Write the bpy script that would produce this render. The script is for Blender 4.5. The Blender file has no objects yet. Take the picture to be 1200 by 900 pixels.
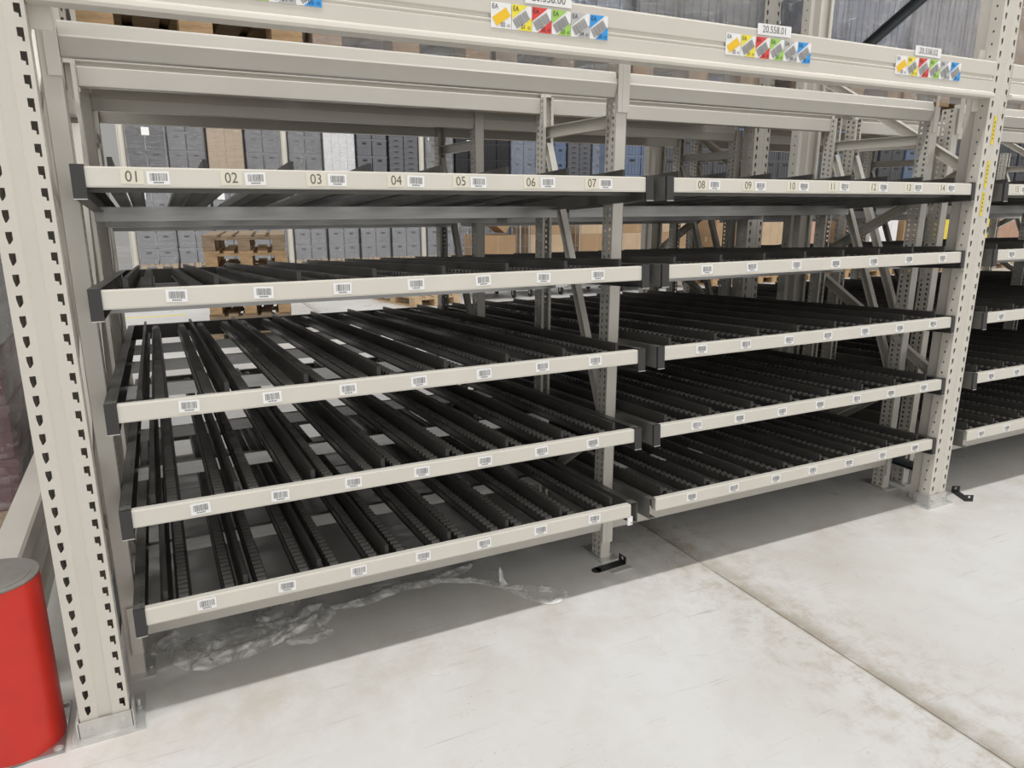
import bpy, math, random
from mathutils import Vector, Matrix
from mathutils.geometry import tessellate_polygon

random.seed(7)
scene = bpy.context.scene
COL = scene.collection
R = math.radians

# ------------------------------------------------------------------ camera
F, YAW, PIT, ROL = 845.864, 0.458274, -0.248115, 0.0017847
CAM = Vector((0.21815, -2.07971, 1.47708))
fw = Vector((math.sin(YAW)*math.cos(PIT), math.cos(YAW)*math.cos(PIT), math.sin(PIT)))
r0 = Vector((math.cos(YAW), -math.sin(YAW), 0)); u0 = r0.cross(fw)
rr = r0*math.cos(ROL) + u0*math.sin(ROL); uu = -r0*math.sin(ROL) + u0*math.cos(ROL)
cd = bpy.data.cameras.new('camera'); cam = bpy.data.objects.new('camera', cd); COL.objects.link(cam)
cd.sensor_width = 36; cd.lens = F*36/1200; cd.clip_start = 0.02; cd.clip_end = 200
m = Matrix((rr, uu, -fw)).transposed().to_4x4(); m.translation = CAM
cam.matrix_world = m
scene.camera = cam

# ------------------------------------------------------------------ light
scene.view_settings.view_transform = 'Standard'
scene.view_settings.look = 'None'
scene.view_settings.gamma = 1.0
scene.view_settings.use_curve_mapping = False
scene.view_settings.exposure = -0.13
w = bpy.data.worlds.new('world'); scene.world = w; w.use_nodes = True
w.node_tree.nodes['Background'].inputs[0].default_value = (1.0, 0.975, 0.94, 1)
# added fill: world light raised from the front (-y) and lowered from behind
_nt = w.node_tree; _tc = _nt.nodes.new('ShaderNodeTexCoord'); _sp = _nt.nodes.new('ShaderNodeSeparateXYZ'); _mr = _nt.nodes.new('ShaderNodeMapRange')
_nt.links.new(_tc.outputs['Generated'], _sp.inputs[0]); _nt.links.new(_sp.outputs['Y'], _mr.inputs[0])
for _i, _v in ((1, -0.75), (2, 0.22), (3, 1.06), (4, 0.17)): _mr.inputs[_i].default_value = _v
_nt.links.new(_mr.outputs[0], _nt.nodes['Background'].inputs[1])
def lamp(x, y, z, sx, sy, power):
    l = bpy.data.lights.new('ceiling_lamp', 'AREA'); l.shape = 'RECTANGLE'; l.size = sx; l.size_y = sy
    l.energy = power; l.color = (1.0, 0.985, 0.965)
    o = bpy.data.objects.new('ceiling_lamp', l); o.location = (x, y, z); COL.objects.link(o)
for i in range(11):                       # one row of tube lamps above each aisle
    lamp(-9.0 + 2.6*i, -1.12, 7.6, 1.5, 0.30, 92)
for i in range(9):
    lamp(-7.0 + 3.4*i, 5.6, 7.6, 1.6, 0.18, 62)
for i in range(8):
    lamp(-5.0 + 3.8*i, 11.8, 7.6, 1.6, 0.18, 80)

# ------------------------------------------------------------------ materials
def N(nt, t, **kw):
    n = nt.nodes.new(t)
    for k, v in kw.items(): setattr(n, k, v)
    return n
def mat(name, col, rough=0.5, metal=0.0, var=0.0, vscale=8.0, bump=0.0, bscale=60.0, stretch=None, spec=0.5):
    m_ = bpy.data.materials.new(name); m_.use_nodes = True
    nt = m_.node_tree; b = nt.nodes['Principled BSDF']
    b.inputs['Base Color'].default_value = (*col, 1)
    b.inputs['Roughness'].default_value = rough; b.inputs['Metallic'].default_value = metal
    b.inputs['Specular IOR Level'].default_value = spec
    if var or bump:
        tc = N(nt, 'ShaderNodeTexCoord'); src = tc.outputs['Object']
        if stretch:
            mp = N(nt, 'ShaderNodeMapping'); mp.inputs['Scale'].default_value = stretch
            nt.links.new(src, mp.inputs[0]); src = mp.outputs[0]
    if var:
        n = N(nt, 'ShaderNodeTexNoise'); n.inputs['Scale'].default_value = vscale; n.inputs['Detail'].default_value = 5
        nt.links.new(src, n.inputs['Vector'])
        mx = N(nt, 'ShaderNodeMix', data_type='RGBA')
        mx.inputs['A'].default_value = (*[max(0, c*(1-var)) for c in col], 1)
        mx.inputs['B'].default_value = (*[min(1, c*(1+var)) for c in col], 1)
        rp = N(nt, 'ShaderNodeMapRange'); rp.inputs[1].default_value = 0.3; rp.inputs[2].default_value = 0.7
        nt.links.new(n.outputs['Fac'], rp.inputs[0]); nt.links.new(rp.outputs[0], mx.inputs['Factor'])
        nt.links.new(mx.outputs['Result'], b.inputs['Base Color'])
    if bump:
        n2 = N(nt, 'ShaderNodeTexNoise'); n2.inputs['Scale'].default_value = bscale; n2.inputs['Detail'].default_value = 4
        nt.links.new(src, n2.inputs['Vector'])
        bp_ = N(nt, 'ShaderNodeBump'); bp_.inputs['Strength'].default_value = bump; bp_.inputs['Distance'].default_value = 0.01
        nt.links.new(n2.outputs['Fac'], bp_.inputs['Height']); nt.links.new(bp_.outputs[0], b.inputs['Normal'])
    return m_
M = {}
M['paint'] = mat('rack_paint', (0.635, 0.605, 0.545), 0.24, 0.0, 0.03, 3.0)
M['post'] = mat('post_paint', (0.64, 0.615, 0.56), 0.27, 0.0, 0.03, 4.0)
M['rail'] = mat('front_rail_paint', (0.655, 0.63, 0.565), 0.32, 0.0, 0.03, 6.0)
M['galv'] = mat('galvanised_steel', (0.38, 0.38, 0.375), 0.30, 0.75, 0.14, 10.0, stretch=(0.4, 4, 4))
M['galvdark'] = mat('weathered_zinc', (0.17, 0.166, 0.155), 0.45, 0.35, 0.16, 8.0)
M['track'] = mat('track_steel', (0.15, 0.148, 0.142), 0.36, 0.7, 0.12, 9.0)
M['guide'] = mat('guide_steel', (0.125, 0.121, 0.112), 0.42, 0.25, 0.15, 7.0)
M['roller'] = mat('roller_plastic', (0.125, 0.121, 0.113), 0.36)
M['cap'] = mat('cap_plastic', (0.034, 0.033, 0.033), 0.45)
M['black'] = mat('black_steel', (0.02, 0.02, 0.02), 0.5)
M['zinc'] = mat('bright_zinc', (0.62, 0.62, 0.60), 0.35, 0.5, 0.1, 20)
M['white'] = mat('white_paper', (0.86, 0.86, 0.86), 0.5)
M['cream'] = mat('cream_paper', (0.74, 0.70, 0.58), 0.5)
M['ink'] = mat('black_ink', (0.03, 0.03, 0.035), 0.6)
M['inkgrey'] = mat('grey_ink', (0.12, 0.11, 0.11), 0.6)
M['s_amber'] = mat('amber_print', (0.90, 0.55, 0.02), 0.4)
M['s_yellow'] = mat('yellow_print', (0.88, 0.75, 0.06), 0.4)
M['s_red'] = mat('red_print', (0.72, 0.06, 0.05), 0.4)
M['s_green'] = mat('green_print', (0.36, 0.62, 0.12), 0.4)
M['s_grey'] = mat('grey_print', (0.50, 0.50, 0.50), 0.4)
M['s_blue'] = mat('blue_print', (0.03, 0.33, 0.80), 0.4)
M['s_bar'] = mat('sticker_barcode_print', (0.27, 0.265, 0.26), 0.5)
M['bargrey'] = mat('barcode_print', (0.075, 0.072, 0.072), 0.5)
M['red'] = mat('red_paint', (0.60, 0.028, 0.016), 0.36, 0.0, 0.06, 12)
M['greycap'] = mat('grey_plate', (0.19, 0.178, 0.16), 0.45, 0.1, 0.15, 15)
M['wood'] = mat('pallet_wood', (0.40, 0.265, 0.14), 0.75, 0, 0.3, 6, 0.3, 50, stretch=(1, 6, 6))
M['woodold'] = mat('aged_pallet_wood', (0.27, 0.20, 0.13), 0.8, 0, 0.35, 6, 0.3, 50, stretch=(1, 6, 6))
M['woodnew'] = mat('fresh_wood', (0.52, 0.38, 0.23), 0.7, 0, 0.2, 6, 0.2, 50, stretch=(1, 6, 6))
M['tote'] = mat('grey_tote_plastic', (0.14, 0.145, 0.16), 0.42, 0, 0.08, 3)
M['totelight'] = mat('pale_tote_plastic', (0.24, 0.25, 0.275), 0.4, 0, 0.1, 3)
M['toteblue'] = mat('bluish_tote_plastic', (0.12, 0.165, 0.25), 0.4, 0, 0.1, 3)
M['toteblack'] = mat('black_tote_plastic', (0.02, 0.02, 0.022), 0.4)
M['carton'] = mat('brown_carton', (0.33, 0.215, 0.12), 0.75, 0, 0.1, 3)
M['cartonpale'] = mat('pale_carton', (0.45, 0.335, 0.22), 0.75, 0, 0.1, 3)
M['cartonpink'] = mat('pinkish_carton', (0.45, 0.28, 0.20), 0.75, 0, 0.1, 3)
M['yellow'] = mat('yellow_carton', (0.75, 0.58, 0.08), 0.6, 0, 0.06, 3)
M['yellowtape'] = mat('yellow_tape', (0.85, 0.66, 0.02), 0.4)
M['whiteload'] = mat('white_wrapped_paper', (0.74, 0.74, 0.76), 0.45, 0, 0.05, 3, 0.4, 14)
M['maroon'] = mat('maroon_plastic', (0.12, 0.015, 0.025), 0.4)
M['cage'] = mat('cage_wire', (0.45, 0.46, 0.46), 0.4, 0.6)
M['bluestrap'] = mat('blue_strap', (0.03, 0.06, 0.28), 0.5)
M['slate'] = mat('slate_plastic', (0.075, 0.08, 0.09), 0.45)
M['brace'] = mat('dark_grey_paint', (0.09, 0.10, 0.11), 0.45)
M['wall'] = mat('wall_panel', (0.50, 0.50, 0.50), 0.7)

def film_mat(name, haze=0.10, scale=22.0, tint=(0.965, 0.968, 0.975), stretch=(1, 1, 1), bump=0.9, rough=0.12, gain=1.0):
    """clear film: mostly see-through, wrinkles that glint, a little milky haze"""
    m_ = bpy.data.materials.new(name); m_.use_nodes = True; nt = m_.node_tree; L = nt.links.new
    out = nt.nodes['Material Output']; nt.nodes.remove(nt.nodes['Principled BSDF'])
    tc = N(nt, 'ShaderNodeTexCoord'); mp = N(nt, 'ShaderNodeMapping'); mp.inputs['Scale'].default_value = stretch
    L(tc.outputs['Object'], mp.inputs[0])
    n = N(nt, 'ShaderNodeTexNoise'); n.inputs['Scale'].default_value = scale; n.inputs['Detail'].default_value = 7
    n.inputs['Distortion'].default_value = 1.4; n.inputs['Roughness'].default_value = 0.62
    L(mp.outputs[0], n.inputs['Vector'])
    bu = N(nt, 'ShaderNodeBump'); bu.inputs['Strength'].default_value = bump; bu.inputs['Distance'].default_value = 0.03
    L(n.outputs['Fac'], bu.inputs['Height'])
    tr = N(nt, 'ShaderNodeBsdfTransparent'); tr.inputs[0].default_value = (*tint, 1)
    gl = N(nt, 'ShaderNodeBsdfGlossy'); gl.inputs['Roughness'].default_value = rough; L(bu.outputs[0], gl.inputs['Normal'])
    df = N(nt, 'ShaderNodeBsdfDiffuse'); df.inputs[0].default_value = (0.85, 0.85, 0.85, 1); L(bu.outputs[0], df.inputs['Normal'])
    lw = N(nt, 'ShaderNodeLayerWeight'); lw.inputs['Blend'].default_value = 0.42; L(bu.outputs[0], lw.inputs['Normal'])
    mr = N(nt, 'ShaderNodeMapRange'); mr.inputs[1].default_value = 0.0; mr.inputs[2].default_value = 1.0; mr.inputs[3].default_value = 0.05; mr.inputs[4].default_value = 0.75*gain
    L(lw.outputs['Facing'], mr.inputs[0])
    hz = N(nt, 'ShaderNodeMapRange'); hz.inputs[1].default_value = 0.46; hz.inputs[2].default_value = 0.66; hz.inputs[3].default_value = haze*0.3; hz.inputs[4].default_value = min(1, haze*2.2)
    L(n.outputs['Fac'], hz.inputs[0])
    m1 = N(nt, 'ShaderNodeMixShader'); L(hz.outputs[0], m1.inputs[0]); L(tr.outputs[0], m1.inputs[1]); L(df.outputs[0], m1.inputs[2])
    m2 = N(nt, 'ShaderNodeMixShader'); L(mr.outputs[0], m2.inputs[0]); L(m1.outputs[0], m2.inputs[1]); L(gl.outputs[0], m2.inputs[2])
    L(m2.outputs[0], out.inputs['Surface'])
    return m_
M['filmnear'] = film_mat('shiny_stretch_film', 0.05, 9.0, stretch=(1.6, 1.6, 1.6), rough=0.05, gain=0.95)
M['film'] = film_mat('stretch_film', 0.10, 9.0, stretch=(1, 1, 3))
M['filmtight'] = film_mat('tight_stretch_film', 0.12, 8.0, stretch=(0.7, 0.7, 4), gain=0.6)
def scrap_mat():
    m_ = mat('crumpled_stretch_film', (0.93, 0.925, 0.91), 0.20, 0.0, 0.0, 1, 0.9, 26.0); nt = m_.node_tree; L = nt.links.new
    b = nt.nodes['Principled BSDF']; out = nt.nodes['Material Output']; tr = N(nt, 'ShaderNodeBsdfTransparent'); mx = N(nt, 'ShaderNodeMixShader')
    tc = N(nt, 'ShaderNodeTexCoord'); n = N(nt, 'ShaderNodeTexNoise'); n.inputs['Scale'].default_value = 13; n.inputs['Detail'].default_value = 6; n.inputs['Distortion'].default_value = 1.5
    L(tc.outputs['Object'], n.inputs['Vector']); mr = N(nt, 'ShaderNodeMapRange')
    for i, v in ((1, 0.38), (2, 0.64), (3, 0.12), (4, 0.80)): mr.inputs[i].default_value = v
    L(n.outputs['Fac'], mr.inputs[0]); L(mr.outputs[0], mx.inputs[0]); L(tr.outputs[0], mx.inputs[1]); L(b.outputs[0], mx.inputs[2]); L(mx.outputs[0], out.inputs['Surface'])
    return m_
M['filmfloor'] = scrap_mat()

# ------------------------------------------------------------------ mesh helpers
class MB:
    def __init__(s): s.v = []; s.f = []; s.m = []; s.cur = 0; s.smooth = []
    def add(s, vs, fs, sm=False):
        b = len(s.v); s.v += [tuple(v) for v in vs]
        for f_ in fs:
            s.f.append(tuple(b+i for i in f_)); s.m.append(s.cur); s.smooth.append(sm)
    def box(s, x0, x1, y0, y1, z0, z1):
        s.add([(x0,y0,z0),(x1,y0,z0),(x1,y1,z0),(x0,y1,z0),(x0,y0,z1),(x1,y0,z1),(x1,y1,z1),(x0,y1,z1)],
              [(0,3,2,1),(4,5,6,7),(0,1,5,4),(1,2,6,5),(2,3,7,6),(3,0,4,7)])
    def prism(s, prof, a0, a1, axis='x', closed=True, caps=True):
        # prof: list of 2-D points; axis x -> (y,z); y -> (x,z); z -> (x,y)
        def P(p, a):
            return {'x': (a, p[0], p[1]), 'y': (p[0], a, p[1]), 'z': (p[0], p[1], a)}[axis]
        n = len(prof); vs = [P(p, a0) for p in prof] + [P(p, a1) for p in prof]
        fs = [(i, (i+1) % n, n+(i+1) % n, n+i) for i in range(n if closed else n-1)]
        if caps and closed: fs += [tuple(range(n))[::-1], tuple(range(n, 2*n))]
        s.add(vs, fs)
    def cyl(s, c, r, h, axis='z', n=16, r2=None, caps=True):
        r2 = r if r2 is None else r2; vs = []
        for rad, t in ((r, 0), (r2, h)):
            for i in range(n):
                a = 2*math.pi*i/n; p, q = rad*math.cos(a), rad*math.sin(a)
                vs.append({'z': (c[0]+p, c[1]+q, c[2]+t), 'x': (c[0]+t, c[1]+p, c[2]+q), 'y': (c[0]+p, c[1]+t, c[2]+q)}[axis])
        s.add(vs, [(i, (i+1) % n, n+(i+1) % n, n+i) for i in range(n)], True)
        if caps: s.add(vs, [tuple(range(n))[::-1], tuple(range(n, 2*n))])
    def bar(s, p0, p1, w_, d, up=(0, 0, 1)):
        # solid bar between two points: w_ across, d along 'up'
        p0 = Vector(p0); p1 = Vector(p1); t = (p1-p0).normalized(); up = Vector(up)
        sx = t.cross(up).normalized()*w_/2; sy = sx.cross(t).normalized()*d/2
        vs = [p+a+b for p in (p0, p1) for a, b in ((-sx, -sy), (sx, -sy), (sx, sy), (-sx, sy))]
        s.add(vs, [(3,2,1,0),(4,5,6,7),(0,1,5,4),(1,2,6,5),(2,3,7,6),(3,0,4,7)])
    def channel(s, p0, p1, w_, d, t=0.0025, up=(1, 0, 0)):
        # C-section between two points, web faces 'up'
        p0 = Vector(p0); p1 = Vector(p1); ax = (p1-p0).normalized(); up = Vector(up)
        sx = ax.cross(up).normalized(); n_ = sx.cross(ax).normalized()
        prof = [(-w_/2, 0), (-w_/2, -d), (-w_/2+t, -d), (-w_/2+t, -t), (w_/2-t, -t), (w_/2-t, -d), (w_/2, -d), (w_/2, 0)]
        k = len(prof); vs = [p + sx*a + n_*b for p in (p0, p1) for a, b in prof]
        fs = [(i, (i+1) % k, k+(i+1) % k, k+i) for i in range(k)]
        fs += [(0,1,2,3)[::-1], (0,3,4,7)[::-1], (4,5,6,7)[::-1], (8,9,10,11), (8,11,12,15), (12,13,14,15)]
        s.add(vs, fs)
    def holed(s, outer, hole, place, depth=None):
        # planar cell with one hole; place(u,v,d)->xyz ; inner wall of given depth
        po = [Vector((a, b, 0)) for a, b in outer]; ph = [Vector((a, b, 0)) for a, b in hole]
        tris = tessellate_polygon([po, ph]); allp = list(outer)+list(hole)
        s.add([place(a, b, 0) for a, b in allp], [tuple(t) for t in tris])
        if depth:
            n = len(hole)
            s.add([place(a, b, 0) for a, b in hole]+[place(a, b, depth) for a, b in hole],
                  [(i, (i+1) % n, n+(i+1) % n, n+i) for i in range(n)])
    def mesh(s, name, mats):
        me = bpy.data.meshes.new(name); me.from_pydata(s.v, [], s.f)
        for mm in mats: me.materials.append(M[mm] if isinstance(mm, str) else mm)
        me.polygons.foreach_set('material_index', s.m); me.polygons.foreach_set('use_smooth', s.smooth)
        me.update()
        return me
def fixn(me):
    import bmesh
    b = bmesh.new(); b.from_mesh(me); bmesh.ops.recalc_face_normals(b, faces=b.faces); b.to_mesh(me); b.free(); return me
def obj(name, me, parent=None, loc=(0, 0, 0), rot=(0, 0, 0)):
    o = bpy.data.objects.new(name, me); COL.objects.link(o); o.location = loc; o.rotation_euler = rot
    if parent: o.parent = parent
    return o
def tag(o, label=None, cat=None, group=None, kind=None):
    if label: o['label'] = label
    if cat: o['category'] = cat
    if group: o['group'] = group
    if kind: o['kind'] = kind
    return o
def thing(name, label, cat, loc=(0, 0, 0), rot=(0, 0, 0), group=None):
    o = obj(name, None, None, loc, rot); o.empty_display_size = 0.1
    return tag(o, label, cat, group)
def copy_tree(o, parent=None):
    c = o.copy(); COL.objects.link(c)
    if parent: c.parent = parent
    for ch in list(o.children): copy_tree(ch, c)
    return c
def bevel(o, wd=0.004, seg=2, ang=35):
    b = o.modifiers.new('bevel', 'BEVEL'); b.width = wd; b.segments = seg; b.limit_method = 'ANGLE'; b.angle_limit = R(ang)
    return o
_txt = {}
def text_mesh(body, size):
    """flat lettering as (verts, faces), centred on its own box"""
    key = (body, size)
    if key not in _txt:
        cu = bpy.data.curves.new('lettering', 'FONT'); cu.body = body; cu.size = size; cu.align_x = 'CENTER'; cu.align_y = 'CENTER'
        cu.resolution_u = 3
        o = bpy.data.objects.new('lettering', cu); COL.objects.link(o)
        bpy.context.view_layer.update()
        me = bpy.data.meshes.new_from_object(o.evaluated_get(bpy.context.evaluated_depsgraph_get()))
        _txt[key] = ([tuple(v.co) for v in me.vertices], [tuple(p.vertices) for p in me.polygons])
        bpy.data.objects.remove(o); bpy.data.curves.remove(cu); bpy.data.meshes.remove(me)
    return _txt[key]
def add_text(mb, body, size, x, z, y, squeeze=1.0):
    vs, fs = text_mesh(body, size)
    mb.add([(x+a*squeeze, y, z+b) for a, b, c in vs], [f_[::-1] if False else f_ for f_ in fs])

# ================================================================== setting
def floor_mat():
    m_ = bpy.data.materials.new('polished_concrete'); m_.use_nodes = True; nt = m_.node_tree; b = nt.nodes['Principled BSDF']
    L = nt.links.new
    tc = N(nt, 'ShaderNodeTexCoord'); P = tc.outputs['Object']
    def noise(sc, det=6, rough=0.6, vec=None, dist=0.0):
        n = N(nt, 'ShaderNodeTexNoise'); n.inputs['Scale'].default_value = sc; n.inputs['Detail'].default_value = det
        n.inputs['Roughness'].default_value = rough; n.inputs['Distortion'].default_value = dist
        L(vec or P, n.inputs['Vector']); return n.outputs['Fac']
    def ramp(src, a, b_, lo=0.0, hi=1.0):
        r_ = N(nt, 'ShaderNodeMapRange'); r_.inputs[1].default_value = a; r_.inputs[2].default_value = b_
        r_.inputs[3].default_value = lo; r_.inputs[4].default_value = hi; L(src, r_.inputs[0]); return r_.outputs[0]
    def mix(f_, a, b_):
        x = N(nt, 'ShaderNodeMix', data_type='RGBA')
        if isinstance(f_, float): x.inputs['Factor'].default_value = f_
        else: L(f_, x.inputs['Factor'])
        for k, v in (('A', a), ('B', b_)):
            if isinstance(v, tuple): x.inputs[k].default_value = (*v, 1)
            else: L(v, x.inputs[k])
        return x.outputs['Result']
    def math_(op, a, b_=None):
        x = N(nt, 'ShaderNodeMath', operation=op)
        for i, v in enumerate((a, b_)):
            if v is None: continue
            if isinstance(v, (int, float)): x.inputs[i].default_value = v
            else: L(v, x.inputs[i])
        return x.outputs[0]
    c = mix(ramp(noise(0.9), 0.35, 0.65), (0.635, 0.62, 0.59), (0.735, 0.735, 0.73))
    c = mix(ramp(noise(7.0), 0.5, 0.8, 0, 0.35), c, (0.56, 0.52, 0.45))
    # scratches: noise stretched along a slanted direction
    mp = N(nt, 'ShaderNodeMapping'); mp.inputs['Rotation'].default_value = (0, 0, R(28)); mp.inputs['Scale'].default_value = (1.2, 26, 1); L(P, mp.inputs[0])
    c = mix(math_('MULTIPLY', ramp(noise(2.4, 4, 0.5, mp.outputs[0]), 0.63, 0.70, 0, 0.45), ramp(noise(1.7), 0.45, 0.6)), c, (0.40, 0.36, 0.30))
    mp2 = N(nt, 'ShaderNodeMapping'); mp2.inputs['Rotation'].default_value = (0, 0, R(-12)); mp2.inputs['Scale'].default_value = (1.0, 30, 1); L(P, mp2.inputs[0])
    c = mix(math_('MULTIPLY', ramp(noise(3.1, 4, 0.5, mp2.outputs[0]), 0.64, 0.70, 0, 0.4), ramp(noise(1.3, 3, 0.5), 0.5, 0.62)), c, (0.40, 0.36, 0.30))
    # hair cracks and specks
    vo = N(nt, 'ShaderNodeTexVoronoi', feature='DISTANCE_TO_EDGE'); vo.inputs['Scale'].default_value = 4.2
    wv = N(nt, 'ShaderNodeMix', data_type='VECTOR'); wv.inputs[0].default_value = 0.12; L(P, wv.inputs[4])
    nz = N(nt, 'ShaderNodeTexNoise'); nz.inputs['Scale'].default_value = 5; L(P, nz.inputs['Vector']); L(nz.outputs['Color'], wv.inputs[5])
    L(wv.outputs[1], vo.inputs['Vector'])
    c = mix(math_('MULTIPLY', ramp(vo.outputs['Distance'], 0.0, 0.0045, 0.38, 0), ramp(noise(1.6), 0.53, 0.64)), c, (0.42, 0.38, 0.33))
    c = mix(math_('MULTIPLY', ramp(noise(70, 2, 0.5), 0.70, 0.76, 0, 0.7), ramp(noise(1.5), 0.42, 0.6)), c, (0.36, 0.32, 0.27))
    # construction joint along y at x = 2.16 with dirt on its far side
    sp = N(nt, 'ShaderNodeSeparateXYZ'); L(P, sp.inputs[0])
    dx = math_('SUBTRACT', sp.outputs['X'], 2.157)
    jt = math_('ABSOLUTE', dx)
    dirt = math_('MULTIPLY', ramp(dx, 0.0, 0.10, 1, 0), ramp(dx, -0.012, 0.0, 0, 1))
    c = mix(math_('MULTIPLY', dirt, ramp(noise(9, 8, 0.7), 0.30, 0.58, 0, 0.9)), c, (0.33, 0.29, 0.23))
    halo = ramp(jt, 0.0, 0.42, 1, 0)
    c = mix(math_('MULTIPLY', halo, ramp(noise(13, 8, 0.75), 0.47, 0.64, 0, 0.7)), c, (0.42, 0.36, 0.28))
    c = mix(ramp(jt, 0.0012, 0.0032, 0.85, 0), c, (0.12, 0.10, 0.085))
    # scuffed strip worn along the rack line
    ed = math_('MULTIPLY', ramp(sp.outputs['Y'], -0.42, -0.02, 0, 1), ramp(sp.outputs['Y'], 0.3, 0.05, 0, 1))
    c = mix(math_('MULTIPLY', ed, ramp(noise(4, 7, 0.7), 0.42, 0.66, 0, 0.5)), c, (0.47, 0.41, 0.32))
    L(c, b.inputs['Base Color'])
    L(ramp(noise(3.5), 0.3, 0.7, 0.24, 0.46), b.inputs['Roughness'])
    b.inputs['Specular IOR Level'].default_value = 0.45
    bu = N(nt, 'ShaderNodeBump'); bu.inputs['Strength'].default_value = 0.06; bu.inputs['Distance'].default_value = 0.01
    L(noise(40), bu.inputs['Height']); L(bu.outputs[0], b.inputs['Normal'])
    return m_
b = MB(); b.box(-12, 26, -7, 26, -0.12, 0.0)
tag(obj('floor', b.mesh('floor', [floor_mat()])), kind='structure')
b = MB(); b.box(-12, 26, 25.8, 26, 0.0, 9.0)
tag(obj('wall_back', b.mesh('wall_back', ['wall'])), kind='structure')
b = MB(); b.box(-12, 26, 25.4, 25.8, 8.96, 9.2)
b = MB(); b.box(-0.30, 0.55, 8.40, 8.47, 0.0, 0.0015)
tag(obj('trim_1', b.mesh('floor_marking', ['s_yellow'])), kind='structure')

# ================================================================== pallet rack
UW = 0.123; UX = -0.101            # upright width, left edge of the left-hand upright
PITCH = 3.657                      # bay pitch
ZB = 0.105                         # top of the lowest slot
def make_upright_mesh(H=3.2):
    b = MB(); W = UW; n = int((H-0.16)/0.05)
    zc0 = ZB+0.011
    slotR = [(0, 0), (0.0135, 0), (0.0135, -0.029), (0.0085, -0.029), (0.0085, -0.021), (0, -0.019)]
    slotL = [(0, 0), (0.0135, 0), (0.0135, -0.019), (0.0065, -0.029), (0.0035, -0.029), (0, -0.012)]
    xa, xb, xc, xd, xe, xf = 0, 0.0425, 0.0465, 0.077, 0.081, W
    dp = 0.004
    for k in range(n):
        z1 = zc0+0.05*k; z0 = z1-0.05; zt = ZB+0.05*k
        for (c0, c1, sx, sl) in ((xa, xb, 0.016, slotL), (xe, xf, 0.101, slotR)):
            b.holed([(c0, z0), (c1, z0), (c1, z1), (c0, z1)], [(sx+a, zt+c) for a, c in sl], lambda u, v, d: (u, d, v), 0.003)
        # side walls with round holes
        hole = [(0.030+0.0045*math.cos(a*math.pi/4), zt-0.02+0.0055*math.sin(a*math.pi/4)) for a in range(8)]
        for X, sg in ((0, 1), (W, -1)):
            b.holed([(0, z0), (0.056, z0), (0.056, z1), (0, z1)], hole, lambda u, v, d, X=X, sg=sg: (X+sg*d, u, v), 0.003)
    zt0, zt1 = zc0-0.05, zc0+0.05*(n-1)
    for c0, c1 in ((xa, xb), (xe, xf)): b.add([(c0, 0, 0.008), (c1, 0, 0.008), (c1, 0, zt0), (c0, 0, zt0)], [(0, 1, 2, 3)])
    for X in (0, W): b.add([(X, 0, 0.008), (X, 0.056, 0.008), (X, 0.056, zt0), (X, 0, zt0)], [(0, 1, 2, 3)])
    def strip(pts):
        for (p, q) in zip(pts[:-1], pts[1:]):
            b.add([(p[0], p[1], 0.008), (q[0], q[1], 0.008), (q[0], q[1], zt1), (p[0], p[1], zt1)], [(0, 1, 2, 3)])
    strip([(xb, 0), (xc, dp), (xd, dp), (xe, 0)])
    for sg, X in ((1, 0), (-1, W)):
        strip([(X, 0.056), (X+sg*0.014, 0.066), (X+sg*0.014, 0.112), (X+sg*0.030, 0.112), (X+sg*0.030, 0.104)])
    strip([(0.014, 0.088), (W-0.014, 0.088)])  # web added to close the back so the slots look dark inside
    b.add([(0, 0, zt1), (W, 0, zt1), (W, 0.112, zt1), (0, 0.112, zt1)], [(0, 1, 2, 3)])
    return b.mesh('upright', ['paint'])
ME_UP = make_upright_mesh()
b = MB(); b.box(-0.026, 0.158, -0.024, 0.150, 0.0, 0.008)
ME_BASE = b.mesh('base_plate', ['zinc'])
b = MB()
b.box(-0.006, UW+0.006, -0.008, -0.003, 0.008, 0.062); b.box(-0.010, -0.004, -0.008, 0.07, 0.008, 0.062); b.box(UW+0.004, UW+0.010, -0.008, 0.07, 0.008, 0.062)
b.box(-0.010, UW+0.010, -0.022, -0.008, 0.008, 0.013)
for xx in (0.018, 0.105): b.cyl((xx, -0.015, 0.037), 0.0085, 0.007, 'y', 12); b.cyl((xx, -0.018, 0.037), 0.005, 0.004, 'y', 8)
ME_SHOE = b.mesh('foot_bracket', ['zinc'])
b = MB(); b.cyl((0, 0, 0.008), 0.011, 0.008, 'z', 6); b.cyl((0, 0, 0.016), 0.006, 0.022, 'z', 10)
ME_BOLT = b.mesh('anchor_bolt', ['zinc'])
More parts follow.
